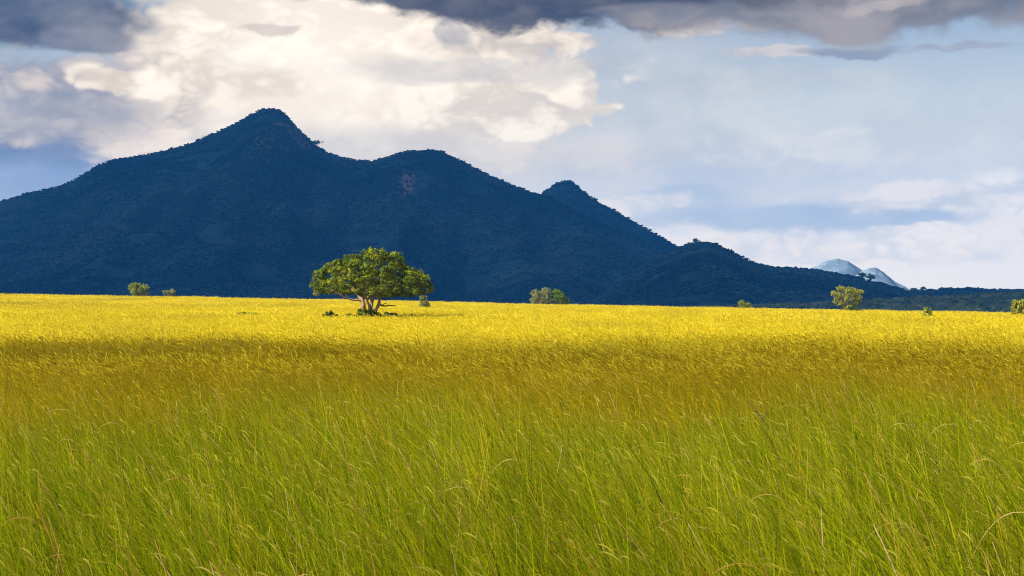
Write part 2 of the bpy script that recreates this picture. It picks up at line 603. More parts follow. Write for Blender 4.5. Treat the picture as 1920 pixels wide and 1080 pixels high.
shaded_bronze = N.mix(r, (0.24, 0.16, 0.0), (0.62, 0.46, 0.01))  # browner grass, also darkened to deepen the band in cloud shade
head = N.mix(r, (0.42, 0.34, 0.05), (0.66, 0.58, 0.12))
c = N.mix(f, N.mix(N.m('MULTIPLY', sd, 0.7), green, head), N.mix(ripe, shaded_bronze, gold))
straw = N.ramp(r, 0.90, 0.93, 0, 0.7)
c = N.mix(straw, c, (0.44, 0.25, 0.03))
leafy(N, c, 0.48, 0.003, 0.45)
M_STALK, N = new_mat('dry_stalk')
r = N.attr('rnd')
c = N.mix(r, (0.50, 0.24, 0.02), (0.60, 0.48, 0.18))
leafy(N, c, 0.2, 0.03, 0.5)

# ------------------------------------------------------------------ ground sheet
ys = np.concatenate([[-400, -200, -80, -30], np.arange(0, 120, 4.0), np.arange(120, 480, 8.0), np.arange(480, 960, 30), np.geomspace(960, 6200, 24)])
xsn = np.concatenate([-np.geomspace(4100, 420, 14), np.arange(-400, 401, 8.0), np.geomspace(420, 4100, 14)])
XX, YY = np.meshgrid(xsn, ys)
ZZ = ground_z(XX, YY)
nr, ncol = XX.shape
ii = np.arange(nr * ncol).reshape(nr, ncol)
qd = np.stack([ii[:-1, :-1], ii[:-1, 1:], ii[1:, 1:], ii[1:, :-1]], -1).reshape(-1, 4)
link('ground', mesh_np('ground', np.stack([XX, YY, ZZ], -1).reshape(-1, 3), qd, None, None, M_GROUND, True), kind='structure')


# ------------------------------------------------------------------ mountains
class Ridge:
    def __init__(self, prof, D, run, p, tree_px, seed, wob=0.04, spur=0.36, z0=-32.0, rough=0.0):
        self.px = np.array([a for a, b in prof], float)
        self.py = np.array([b for a, b in prof], float) + tree_px
        self.D, self.run, self.p, self.seed, self.wob, self.spur, self.z0, self.rough = D, run, p, seed, wob, spur, z0, rough

    def pos(self, px, t):
        """px: photograph column of the line of sight; t: -0.6 (behind) .. 0 (ridge) .. 1 (foot)"""
        u = (px - 960) / F
        D = self.D * (1 + self.wob * (fbm(px / 140.0 + self.seed, px * 0 + self.seed, 3) - 0.5) * 2)
        py = np.interp(px, self.px, self.py)
        zr = CZ + (HY - py) / F * D
        H = np.maximum(zr - self.z0, 6.0)
        L = self.run * D
        tf = np.clip(t, 0, 1)
        tb = np.clip(-t, 0, 1)
        y = D - L * tf + L * tb
        x = u * y
        s = np.where(t >= 0, (1 - tf) ** self.p, (1 - tb) ** 1.5)
        z = self.z0 + H * s
        w = fbm(x / 330 + self.seed * 3, y / 520 + self.seed, 5) - 0.5
        w2 = np.abs(fbm(x / 210 + self.seed * 5, y / 900 + 3, 3) - 0.5) * 2
        env = np.clip(tf * 2.2, 0, 1) * np.clip((1 - tf) * 3, 0, 1)
        z = z + H * self.spur * env * (w * 1.6 + 0.35 - w2 * 0.9)
        z = z + self.rough * (fbm(x / 70 + self.seed, y / 70, 5) - 0.5)
        return np.stack([x, y, z], -1)

    def build(self, name, mat, step=4.0, nt=70):
        px = np.arange(self.px[0], self.px[-1] + step, step)
        t = np.concatenate([np.linspace(-0.7, 0, 14)[:-1], np.linspace(0, 1, nt) ** 1.15])
        P, T = np.meshgrid(px, t)
        v = self.pos(P, T)
        n, m_ = P.shape
        i = np.arange(n * m_).reshape(n, m_)
        q = np.stack([i[:-1, :-1], i[:-1, 1:], i[1:, 1:], i[1:, :-1]], -1).reshape(-1, 4)
        return link(name, mesh_np(name, v.reshape(-1, 3), q[:, ::-1], None, None, mat, True), kind='structure')

    def scatter(self, n, rng, t0=-0.03, t1=1.0, lo=None, hi=None):
        px = rng.uniform(self.px[0] if lo is None else lo, self.px[-1] if hi is None else hi, n)
        t = rng.uniform(t0, t1, n)
        return px, t, self.pos(px, t)


R_MAIN = Ridge([(-420, 540), (-300, 470), (-150, 415), (0, 374), (60, 357), (110, 346), (140, 334), (180, 309), (215, 295), (260, 289),
                (300, 281), (340, 271), (380, 256), (410, 243), (440, 229), (465, 213), (490, 202), (510, 200), (525, 204),
                (540, 216), (555, 233), (572, 251), (590, 268), (610, 281), (640, 292), (670, 297), (700, 298), (730, 290),
                (760, 281), (800, 277), (830, 280), (850, 292), (880, 306), (920, 326), (960, 343), (1000, 358), (1030, 366),
                (1080, 392), (1150, 425), (1220, 458), (1300, 500), (1380, 540), (1460, 575)], 3600, 0.40, 1.25, 4, 1.3, 0.03)
R_THIRD = Ridge([(860, 470), (950, 400), (1000, 372), (1020, 357), (1040, 343), (1060, 336), (1074, 338), (1090, 352), (1110, 369),
                 (1150, 391), (1200, 419), (1240, 442), (1270, 460), (1300, 480), (1360, 515), (1430, 556)], 4250, 0.22, 1.2, 3, 4.7, 0.0)
R_HILL = Ridge([(1090, 566), (1150, 530), (1200, 500), (1240, 476), (1270, 463), (1290, 454), (1310, 450), (1340, 453), (1365, 464),
                (1390, 478), (1420, 491), (1450, 498), (1500, 499), (1530, 502), (1555, 508), (1590, 513), (1620, 520),
                (1660, 530), (1700, 542), (1740, 552), (1800, 566), (1850, 574)], 2650, 0.36, 1.15, 5, 8.2, 0.0)
R_LOW = Ridge([(1500, 575), (1600, 562), (1700, 545), (1740, 541), (1780, 539), (1820, 538), (1860, 541), (1920, 541), (2050, 544),
               (2300, 556), (2500, 566)], 3100, 0.30, 1.1, 5, 12.4, 0.0)
R_WOOD = Ridge([(1180, 585), (1400, 578), (1560, 572), (1620, 568), (1670, 566), (1740, 562), (1800, 559), (1860, 555), (1920, 552),
                (2060, 552), (2300, 560)], 1500, 0.34, 0.9, 10, 15.9, 0.03, 0.05, -24.0)
R_PALE = Ridge([(1380, 548), (1450, 525), (1510, 504), (1530, 497), (1550, 488), (1570, 484.5), (1590, 488), (1610, 500), (1630, 514),
                (1680, 545), (1720, 565)], 5600, 0.10, 1.1, 0, 19.1, 0.0, 0.30, rough=26.0)
R_PALE2 = Ridge([(1540, 560), (1590, 528), (1615, 511), (1630, 506), (1642, 505), (1656, 511), (1680, 529), (1705, 543), (1750, 565)],
                5300, 0.10, 1.1, 0, 23.6, 0.0, 0.30, rough=22.0)
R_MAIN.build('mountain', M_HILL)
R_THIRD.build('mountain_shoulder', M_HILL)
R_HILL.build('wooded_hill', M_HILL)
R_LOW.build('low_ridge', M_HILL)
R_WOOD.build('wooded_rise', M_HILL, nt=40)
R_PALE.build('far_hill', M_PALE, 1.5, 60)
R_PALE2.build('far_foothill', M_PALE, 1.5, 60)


# ------------------------------------------------------------------ instancing of uncountable stuff
def ico(sub):
    import bmesh
    bm = bmesh.new()
    bmesh.ops.create_icosphere(bm, subdivisions=sub, radius=1)
    v = np.array([p.co[:] for p in bm.verts])
    t = np.array([[q.index for q in f_.verts] for f_ in bm.faces])
    bm.free()
    return v, t


ICO1, ICO2 = ico(1), ico(2)


def blob_tree(name, rng, mat, flat=0.75, lobes=7, spread=0.42):
    """small tree for the hills: lumpy crown of unit width on a short trunk"""
    g = Geo()
    for k in range(lobes):
        a = rng.uniform(0, 6.28)
        rr = spread * math.sqrt(rng.uniform(0, 1))
        c0 = np.array([rr * math.cos(a), rr * math.sin(a), 0.42 + rng.uniform(-0.10, 0.22) * flat])
        v, t = ICO2
        rad = rng.uniform(0.16, 0.30)
        d = 1 + rng.normal(0, 0.17, len(v))
        g.add(c0 + v * d[:, None] * rad * np.array([1, 1, flat]), None, t)
    g.tube([(0, 0, -0.15), (0.02, 0, 0.2), (0.05, 0.02, 0.45)], [0.05, 0.04, 0.02], 5)
    return bpy.data.objects.new(name, g.mesh(name, mat, False))


def coll(name, objs):
    c_ = bpy.data.collections.new(name)
    for o_ in objs:
        c_.objects.link(o_)
    return c_


def instancer(name, pts, scale, rot, idx, attrs, collection, kind='stuff', **props):
    n = len(pts)
    me = bpy.data.meshes.new(name)
    me.vertices.add(n)
    me.vertices.foreach_set('co', np.asarray(pts, np.float32).ravel())
    a = me.attributes.new('scl', 'FLOAT_VECTOR', 'POINT')
    a.data.foreach_set('vector', np.asarray(scale, np.float32).ravel())
    a = me.attributes.new('rot', 'FLOAT_VECTOR', 'POINT')
    a.data.foreach_set('vector', np.asarray(rot, np.float32).ravel())
    a = me.attributes.new('idx', 'INT', 'POINT')
    a.data.foreach_set('value', np.asarray(idx, np.int32))
    for k, v in attrs.items():
        a = me.attributes.new(k, 'FLOAT', 'POINT')
        a.data.foreach_set('value', np.asarray(v, np.float32))
    ob = link(name, me, kind=kind, **props)
    ng = bpy.data.node_groups.new(name + '_scatter', 'GeometryNodeTree')
    ng.interface.new_socket('Geometry', in_out='INPUT', socket_type='NodeSocketGeometry')
    ng.interface.new_socket('Geometry', in_out='OUTPUT', socket_type='NodeSocketGeometry')
    nd = ng.nodes
    gi = nd.new('NodeGroupInput')
    go = nd.new('NodeGroupOutput')
    ci = nd.new('GeometryNodeCollectionInfo')
    ci.inputs['Collection'].default_value = collection
    ci.inputs['Separate Children'].default_value = True
    ci.inputs['Reset Children'].default_value = True
    ip = nd.new('GeometryNodeInstanceOnPoints')
    ip.inputs['Pick Instance'].default_value = True

    def na(nm, ty):
        q = nd.new('GeometryNodeInputNamedAttribute')
        q.data_type = ty
        q.inputs['Name'].default_value = nm
        return q.outputs[0]
    L = ng.links
    L.new(gi.outputs[0], ip.inputs['Points'])
    L.new(ci.outputs[0], ip.inputs['Instance'])
    L.new(na('idx', 'INT'), ip.inputs['Instance Index'])
    L.new(na('rot', 'FLOAT_VECTOR'), ip.inputs['Rotation'])
    L.new(na('scl', 'FLOAT_VECTOR'), ip.inputs['Scale'])
    L.new(ip.outputs[0], go.inputs[0])
    md = ob.modifiers.new('scatter', 'NODES')
    md.node_group = ng
    return ob


trng = np.random.default_rng(3)
C_FAR = coll('far_crowns', [blob_tree('far_crown_%d' % k, trng, M_FOREST, 0.8, 6) for k in range(6)])
C_NEAR = coll('wood_crowns', [blob_tree('wood_crown_%d' % k, trng, M_WOOD, 0.85, 12, 0.45) for k in range(6)])


def forest(name, ridge, n, size, rng, col_=C_FAR, t0=-0.04, t1=1.0, lo=None, hi=None, bare=None, thin=0.35):
    px, t, p = ridge.scatter(n, rng, t0, t1, lo, hi)
    den = fbm(p[:, 0] / 90, p[:, 1] / 90 + p[:, 2] / 60, 4)
    keep = den > thin
    if bare is not None:
        keep &= ~bare(px, t, rng)
    keep |= (np.abs(t) < 0.012) & (rng.random(n) < 0.5)
    p, t = p[keep], t[keep]
    s = size * np.clip(rng.lognormal(0, 0.28, len(p)), 0.5, 1.4)
    sc = np.stack([s * rng.uniform(0.9, 1.4, len(p)), s * rng.uniform(0.9, 1.4, len(p)), s], -1)
    ro = np.stack([np.zeros(len(p)), np.zeros(len(p)), rng.uniform(0, 6.28, len(p))], -1)
    tint = np.clip(rng.beta(1.6, 2.6, len(p)) + (den[keep] - 0.5) * 0.8, 0, 1)
    return instancer(name, p, sc, ro, rng.integers(0, 6, len(p)), {'tint': tint}, col_)


def bare_main(px, t, rng):
    # bare rock on the sunward flank of the highest peak and two scars lower down
    a = ((px - 545) / 42) ** 2 + ((t - 0.07) / 0.06) ** 2 < 1
    b = ((px - 765 - t * 60) / 30) ** 2 + ((t - 0.22) / 0.10) ** 2 < 1
    return (a | b) & (rng.random(len(px)) < 0.85)


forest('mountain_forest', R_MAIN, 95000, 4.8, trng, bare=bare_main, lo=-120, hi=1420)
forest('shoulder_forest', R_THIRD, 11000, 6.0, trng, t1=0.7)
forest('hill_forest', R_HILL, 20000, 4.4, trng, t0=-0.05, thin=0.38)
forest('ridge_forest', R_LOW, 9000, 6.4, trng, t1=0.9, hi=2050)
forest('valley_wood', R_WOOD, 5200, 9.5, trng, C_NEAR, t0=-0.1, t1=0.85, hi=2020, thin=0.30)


# ------------------------------------------------------------------ trees and bushes in leaf
def leaves(centres, radii, counts, size, rng, squash=0.8, droop=0.0, out=0.9):
    """leaf cards spread over the shells of leafy clumps"""
    P, Nn, RN, CK = [], [], [], []
    for c_, r_, n_ in zip(centres, radii, counts):
        d = rng.normal(0, 1, (n_, 3))
        d /= np.linalg.norm(d, axis=1)[:, None]
        rr = r_ * rng.uniform(0.35, 1.0, n_) ** 0.5 * (1 + 0.12 * rng.normal(size=n_))
        sh = rng.uniform(0.65, 1.35, 3) * np.array([1, 1, squash])
        rr = np.where(rng.random(n_) < 0.12, rr * rng.uniform(1.0, 1.7, n_), rr)
        p = np.asarray(c_) + d * rr[:, None] * sh
        if droop:
            p[:, 2] -= droop * rng.uniform(0, 1, n_) ** 1.5
        P.append(p)
        Nn.append(d * out + rng.normal(0, 0.55, (n_, 3)) + np.array([0, 0, 0.25]))
        RN.append(rng.uniform(0, 1, n_))
        CK.append(np.full(n_, rng.uniform(0, 1)))
    P = np.concatenate(P)
    Nn = np.concatenate(Nn)
    Nn /= np.linalg.norm(Nn, axis=1)[:, None]
    n = len(P)
    a = np.cross(Nn, rng.normal(0, 1, (n, 3)))
    a /= np.linalg.norm(a, axis=1)[:, None]
    b = np.cross(Nn, a)
    s = size * rng.uniform(0.6, 1.35, n)[:, None]
    a = a * s
    b = b * s * 0.55
    v = np.stack([P - a, P + b + Nn * s * 0.12, P + a, P - b + Nn * s * 0.12], 1).reshape(-1, 3)
    q = np.arange(n * 4).reshape(n, 4)
    return v, q, {'rnd': np.repeat(np.concatenate(RN), 4), 'clump': np.repeat(np.concatenate(CK), 4)}


def in_poly(x, y, poly):
    poly = np.asarray(poly)
    inside = np.zeros(np.shape(x), bool)
    j = len(poly) - 1
    for i in range(len(poly)):
        xi, yi = poly[i]
        xj, yj = poly[j]
        hit = ((yi > y) != (yj > y)) & (x < (xj - xi) * (y - yi) / (yj - yi + 1e-12) + xi)
        inside ^= hit
        j = i
    return inside


def grow(nodes, targets, rng, r_tip=0.02, amp=0.07):
    """twigs from a skeleton of (point, radius) out to leafy clumps"""
    segs = []
    pts = [np.asarray(p, float) for p, r_ in nodes]
    rad = [r_ for p, r_ in nodes]
    root = pts[0]
    for c_ in sorted(targets, key=lambda q: np.linalg.norm(np.asarray(q) - root)):
        c_ = np.asarray(c_, float)
        A = np.array(pts)
        cost = np.linalg.norm(A - c_, axis=1) + 0.25 * np.maximum(0, A[:, 2] - c_[2])
        i = int(np.argmin(cost))
        d = np.linalg.norm(A[i] - c_)
        n = max(3, int(d / 0.5) + 2)
        path = wiggle(pts[i], c_, n, amp, rng, 0.06)
        r0 = min(rad[i] * 0.7, 0.035 + 0.035 * d)
        rr = np.linspace(r0, r_tip, n)
        segs.append((path, rr))
        for k in range(1, n):
            pts.append(path[k])
            rad.append(rr[k])
    return segs


# ---- the big lone tree -------------------------------------------------------
rng = np.random.default_rng(21)
TX, TY, TZ = place(695, 597.5)
SCL = TY / F                                   # metres per photograph pixel there
big = thing('savanna_tree', (TX, TY, TZ), 'large spreading green tree with pale forked trunks standing alone in the golden field', 'tree')


def tp(zx, zy):
    """photograph enlargement (540..940 x 430..630 at 4.8) to metres from the tree's foot"""
    return np.array([(zx - 745) / 4.8 * SCL, GTOP + (800 - zy) / 4.8 * SCL])


OUT = [(185, 490), (228, 588), (300, 572), (380, 586), (430, 565), (500, 592), (590, 582), (640, 605), (700, 618), (760, 605), (840, 612), (890, 630),
       (960, 628), (1010, 600), (1110, 606), (1180, 592), (1250, 588), (1325, 560), (1316, 490), (1285, 420), (1200, 365),
       (1110, 335), (1062, 300), (1064, 235), (1000, 205), (925, 182), (880, 195), (862, 155), (790, 150), (722, 140), (700, 190), (600, 206), (485, 210),
       (480, 250), (440, 262), (340, 300), (275, 365), (208, 395)]
poly = np.array([tp(a, b) for a, b in OUT])
cen = np.array([0.0, poly[:, 1].min() + 0.9])
DEP = 6.3
cl = []
ctr = poly.mean(0)
for k_ in range(len(poly)):                       # clumps all along the outline, so that its points are filled
    a, b = poly[k_], poly[(k_ + 1) % len(poly)]
    for w_ in np.arange(0, 1, min(1.0, 0.55 / (np.linalg.norm(b - a) + 1e-6))):
        p_ = a + (b - a) * w_
        d_ = ctr - p_
        p_ = p_ + d_ / np.linalg.norm(d_) * rng.uniform(0.42, 0.62)
        cl.append((p_[0], rng.normal(0, 0.9), p_[1]))
n_rim = len(cl)
tries = 0
while len(cl) < 470 and tries < 60000:
    tries += 1
    yy = rng.uniform(-DEP, DEP)
    k = math.sqrt(max(1e-3, 1 - (yy / (DEP * 1.05)) ** 2))
    xx = rng.uniform(poly[:, 0].min(), poly[:, 0].max())
    zz = rng.uniform(poly[:, 1].min(), poly[:, 1].max())
    qx, qz = cen[0] + (xx - cen[0]) / k, cen[1] + (zz - cen[1]) / k
    # keep a margin of one clump radius inside the outline
    m = 0.26
    ok = all(bool(in_poly(qx + dx, qz + dz, poly)) for dx, dz in ((m, 0), (-m, 0), (0, m), (0, -m)))
    if not ok:
        continue
    # mostly a shell of foliage: drop the deep inside
    deep = all(bool(in_poly(qx + dx, qz + dz, poly)) for dx, dz in ((1.5, 0), (-1.5, 0), (0, 1.3), (0, -0.8)))
    if deep and abs(yy) < DEP * 0.55 and rng.random() < 0.8:
        continue
    if any((xx - a[0]) ** 2 + (yy - a[1]) ** 2 + ((zz - a[2]) * 1.2) ** 2 < 0.46 ** 2 for a in cl):
        continue
    cl.append((xx, yy, zz))
cl = np.array(cl)
rad = rng.uniform(0.26, 0.56, len(cl))
rad[:n_rim] = rng.uniform(0.22, 0.40, n_rim)
v, q, at = leaves(cl, rad, [int(190 * (r_ / 0.42) ** 2) for r_ in rad], 0.092, rng, 0.75)
link('crown', mesh_np('crown', v, q, None, at, M_LEAF), big)


def t3(zx, zy, y=0.0):
    a = tp(zx, zy)
    return (a[0], y, a[1])


def limb(pts, r0, r1, name, mat=M_BARK, sides=9, n=4):
    """smooth tapering limb through the given points"""
    pts = np.array(pts, float)
    tt = np.linspace(0, len(pts) - 1, (len(pts) - 1) * n + 1)
    k = np.arange(len(pts))
    p = np.stack([np.interp(tt, k, pts[:, i]) for i in range(3)], -1)
    for _ in range(3):
        p[1:-1] = 0.5 * p[1:-1] + 0.25 * (p[:-2] + p[2:])
    rr = np.linspace(r0, r1, len(p)) * (1 + 0.07 * rng.normal(size=len(p)))
    g = Geo()
    g.tube(p, rr, sides)
    link(name, g.mesh(name, mat), big)
    return [(a, b) for a, b in zip(p, rr)]


foot = lambda dx, dy: (dx, dy, -0.15)
skel = []
skel += limb([foot(-0.75, 0.1), t3(690, 790, 0.1), t3(682, 720), t3(678, 660), t3(665, 620, 0.1), t3(620, 575, 0.3), t3(540, 500, 0.7), t3(440, 420, 1.0)], 0.38, 0.12, 'trunk')
skel += limb([foot(-0.2, 0.5), t3(735, 760, 0.5), t3(745, 700, 0.4), t3(755, 640, 0.6), t3(760, 570, 0.9), t3(770, 450, 1.0), t3(780, 300, 0.7)], 0.30, 0.10, 'trunk')
skel += limb([foot(-0.05, -0.1), t3(755, 775, -0.2), t3(738, 700, -0.3), t3(712, 625, -0.5), t3(690, 560, -0.9), t3(640, 470, -1.6), t3(560, 380, -2.2)], 0.22, 0.08, 'trunk')
skel += limb([foot(0.15, -0.05), t3(765, 770, -0.1), t3(795, 715, -0.1), t3(822, 670), t3(826, 600), t3(860, 520, -0.2), t3(960, 430, -0.4), t3(1100, 400, -0.3)], 0.27, 0.09, 'trunk')
skel += limb([t3(672, 640, 0.05), t3(640, 632, -0.1), t3(580, 632, -0.3), t3(520, 610, -0.6), t3(440, 560, -0.9), t3(330, 500, -1.0)], 0.17, 0.05, 'limb')
skel += limb([t3(758, 640, 0.6), t3(700, 570, 2.0), t3(620, 480, 3.4), t3(600, 420, 4.4)], 0.15, 0.06, 'limb')
skel += limb([t3(826, 610), t3(900, 560, 1.6), t3(980, 500, 3.2), t3(1000, 440, 4.2)], 0.14, 0.06, 'limb')
skel += limb([t3(712, 625, -0.5), t3(770, 560, -2.0), t3(830, 480, -3.4), t3(840, 440, -4.5)], 0.13, 0.05, 'limb')
skel += limb([t3(860, 520, -0.2), t3(960, 500, -0.8), t3(1080, 480, -0.8), t3(1200, 470, -0.4)], 0.10, 0.04, 'limb')
dead = limb([t3(830, 675), t3(850, 684, -0.1), t3(880, 688, -0.2), t3(915, 680, -0.25), t3(945, 682, -0.3), t3(978, 686, -0.3)], 0.11, 0.045, 'dead_branch', M_TWIG, 7)
limb([t3(845, 680, -0.1), t3(865, 668, -0.1), t3(885, 660, -0.15), t3(892, 648, -0.15)], 0.07, 0.03, 'dead_branch', M_TWIG, 6)
g = Geo()
for path, rr in grow(skel, list(cl), rng):
    g.tube(path, rr, 5)
link('branches', g.mesh('branches', M_BARK), big, kind='stuff')


# ---- smaller trees and bushes -------------------------------------------------
def bush(name, px, py, lobes, mat, label, category, leaf, dens, seed, stems=3, group=None, droop=0.0, depth=0.9,
         bark=M_TWIG, dist=None, clump=0.24, squash=0.85, stem_r=0.03, root=None):
    """lobes: (dx, dy up, rx, ry) in photograph pixels from the visible foot; grown with equal depth"""
    rg = np.random.default_rng(seed)
    if dist:
        x, y = (px - 960) / F * dist, dist
        z = float(ground_z(x, y))
        foot_z = CZ - (py - HY) / F * dist - z
    else:
        x, y, z = place(px, py)
        foot_z = GTOP
    k = y / F
    o = thing(name, (x, y, z), label, category, group)
    cs, rs = [], []
    for (dx, dy, rx, ry) in lobes:
        c0 = np.array([dx * k, 0, foot_z + dy * k])
        R = np.array([rx * k, rx * k * depth, ry * k])
        cr = max(min(R[0], R[2]) * clump * 0.85, 0.07)
        nn = max(6, int(3.6 * R[0] * R[2] / cr ** 2))
        d = rg.normal(0, 1, (nn, 3))
        d /= np.linalg.norm(d, axis=1)[:, None]
        inner = np.maximum(R - cr * 0.75, R * 0.3)
        p = c0 + d * inner * (rg.uniform(0.3, 1, nn) ** 0.45)[:, None] * (1 + 0.16 * rg.normal(size=nn))[:, None]
        p[:, 2] = np.maximum(p[:, 2], 0.25)
        cs.append(p)
        rs.append(cr * rg.uniform(0.5, 1.4, nn))
    cs = np.concatenate(cs)
    rs = np.concatenate(rs)
    cnt = [max(5, int(dens * (r_ / leaf) ** 2)) for r_ in rs]
    v_, q_, a_ = leaves(cs, rs, cnt, leaf, rg, squash, droop)
    link('crown' if category == 'tree' else 'foliage', mesh_np('foliage', v_, q_, None, a_, mat), o)
    hub = []
    g_ = Geo()
    lob = [np.array([dx * k, 0, foot_z + dy * k]) for dx, dy, _, _ in lobes]
    for s_ in range(stems):
        tgt = lob[s_ % len(lob)] + rg.normal(0, 0.25, 3) * lobes[s_ % len(lob)][2] * k
        rt = np.array([0, 0, -0.1]) if root is None else np.array([root * k, 0, -0.1])
        a = rt + np.array([rg.normal(0, 0.10), rg.normal(0, 0.10), 0])
        pth = wiggle(a, tgt, 6, 0.05, rg)
        rr_ = np.linspace(stem_r, stem_r * 0.4, 6)
        g_.tube(pth, rr_, 6)
        hub += list(zip(pth[1:], rr_[1:]))
    for path, rr_ in grow(hub, list(cs[::2]), rg, 0.006 + stem_r * 0.1):
        g_.tube(path, rr_, 4)
    link('trunk' if category == 'tree' else 'stems', g_.mesh('stems', bark), o)
    return o


bush('shrub', 690, 597, [(0, 6, 20, 11), (-10, 12, 9, 8), (14, 5, 12, 7), (5, 12, 8, 6)], M_LEAF,
     'dense green shrub growing round the foot of the large tree', 'shrub', 0.10, 6, 31, dist=TY - 1.6)
bush('shrub', 735, 597, [(0, 6, 11, 5), (-10, 8, 6, 5), (12, 4, 8, 3)], M_OLIV,
     'low straggling shrub right of the large tree\'s trunks', 'shrub', 0.09, 4, 32, dist=TY - 1.0)
bush('shrub', 618, 596, [(0, 7, 10, 7), (-10, 4, 7, 3), (12, 4, 6, 3)], M_DARK,
     'small round dark green shrub in the grass left of the large tree', 'shrub', 0.10, 5, 33, dist=TY - 1.5)
bush('shrub', 655, 596, [(0, 5, 6, 4), (9, 4, 5, 2.5)], M_OLIV,
     'sparse little shrub between the round shrub and the large tree', 'shrub', 0.08, 3, 34, dist=TY - 1.2)
bush('sapling', 795, 579, [(0, 13, 10, 12), (-3, 21, 7, 6), (5, 6, 8, 6), (-5, 5, 6, 5)], M_GREY,
     'small grey-green thorny sapling under the large tree\'s right edge', 'sapling', 0.085, 3.2, 35, stems=4)
bush('bush', 260, 554, [(0, 17, 15, 12), (-12, 21, 9, 7), (10, 20, 10, 7), (-2, 8, 11, 9), (13, 9, 7, 6), (-6, 26, 7, 4)], M_OLIV,
     'round olive bush on the field\'s edge below the mountain\'s left slope', 'bush', 0.15, 3.6, 36, stems=4, clump=0.36)
bush('bush', 318, 554, [(3, 12, 9, 7), (-8, 12, 6, 5), (0, 5, 8, 6)], M_GREY,
     'smaller two-headed bush right of the round olive bush', 'bush', 0.13, 3.6, 37, clump=0.4)
bush('bush', 10, 554, [(0, 2, 6, 4), (3, 4, 3, 2.5)], M_DARK,
     'tiny dark bush at the left end of the field\'s edge', 'bush', 0.10, 4, 38)
bush('bush', 1016, 568, [(0, 17, 20, 14), (-12, 24, 11, 9), (8, 26, 12, 9), (-14, 9, 10, 9), (6, 8, 16, 8)], M_GREY,
     'grey-green thorny bush, left half of the pair on the field\'s edge', 'bush', 0.13, 2.8, 39, stems=5, clump=0.26, bark=M_BARK)
bush('bush', 1046, 569, [(0, 17, 14, 14), (10, 10, 12, 10), (-3, 25, 9, 8), (15, 8, 7, 7)], M_LUSH,
     'bright green leafy bush leaning on the grey-green one\'s right', 'bush', 0.15, 4.2, 40, stems=3)
bush('bush', 1396, 578, [(0, 8, 11, 8), (-6, 12, 7, 6), (8, 6, 7, 5), (-9, 3, 5, 3)], M_OLIV,
     'low pale bush on the crest in front of the small wooded hill', 'bush', 0.13, 3.4, 41)
weep = bush('tree', 1590, 586, [(-14, 47, 8, 5), (-2, 43, 12, 7), (10, 41, 10, 7), (22, 41, 9, 4), (-26, 38, 7, 4), (-18, 33, 10, 7),
                                (16, 31, 11, 8), (0, 31, 16, 9), (-23, 25, 6, 7), (-12, 21, 9, 8), (12, 20, 8, 8), (21, 23, 5, 8),
                                (2, 12, 8, 8), (-5, 8, 5, 6)], M_WEEP,
            'drooping yellow-green tree before the dark wood right of the small hill', 'tree', 0.15, 2.3, 42, stems=5, droop=0.55,
            clump=0.30, stem_r=0.12, bark=M_BARK)
bush('shrub', 1604, 586.5, [(0, 5, 11, 6), (-7, 8, 6, 5), (8, 3, 8, 3)], M_DARK,
     'dark green shrub at the foot of the drooping tree', 'shrub', 0.13, 4.5, 43)
bush('sapling', 1740, 601, [(0, 17, 8, 8), (2, 11, 7, 7), (-3, 20, 6, 6), (3, 5, 6, 5), (-5, 9, 5, 5)], M_OLIV,
     'slim upright young tree standing alone in the field at right', 'sapling', 0.10, 3.6, 44, clump=0.34)
bush('tree', 1911, 597, [(2, 26, 10, 8), (-8, 31, 6, 5), (9, 31, 9, 6), (-5, 17, 8, 6), (7, 14, 9, 8), (-12, 20, 4, 4), (-2, 9, 6, 6), (16, 22, 7, 7)], M_WEEP,
     'yellow-green tree cut off by the picture\'s right edge', 'tree', 0.14, 3.0, 45, droop=0.5, stem_r=0.09, bark=M_BARK)
bush('shrub', 1895, 611, [(0, 5, 4, 4)], M_OLIV,
     'tiny shrub below the tree at the picture\'s right edge', 'shrub', 0.07, 3, 46)
bush('shrub', 1539, 597, [(0, 4, 3, 3)], M_OLIV,
     'tiny green tuft left of the drooping tree\'s foot', 'shrub', 0.07, 3, 47)
bush('shrub', 463, 595, [(-12, 6, 9, 4), (4, 6, 10, 4), (16, 6, 8, 3.5), (-5, 8, 5, 3)], M_OLIV,
     'low spreading green shrub in the gold grass left of the large tree', 'shrub', 0.08, 4, 48)
bush('dead_bush', 112, 690, [(0, 4, 11, 5), (-8, 7, 6, 4), (9, 7, 6, 4)], M_DEAD,
     'dark withered bush half sunk in the grass at far left', 'bush', 0.05, 2.2, 49, stems=6)

# the dark hump in the tree's shade: an arched stump
sx, sy, sz = place(773, 597)
stump = thing('tree_stump', (sx, sy - 0.8, sz), 'small dark arched stump in the shade right of the large tree', 'stump')
g = Geo()
k = sy / F
an = np.linspace(0, math.pi, 12)
g.tube(np.stack([4.6 * k * np.cos(an), 0.1 * np.sin(3 * an), GTOP - 0.1 + (6.2 * k + 0.1) * np.sin(an)], -1), 0.14 + 0.05 * np.sin(an), 8)
link('arched_root', g.mesh('arched_root', M_TWIG), stump)
g = Geo()
v0, t0 = ICO2
g.add(v0 * np.array([4.2 * k, 0.3, 0.95]) * (1 + rng.normal(0, 0.08, len(v0)))[:, None] + np.array([0, 0.1, 0.55]), None, t0)
link('stump_base', g.mesh('stump_base', M_TWIG, False), stump)


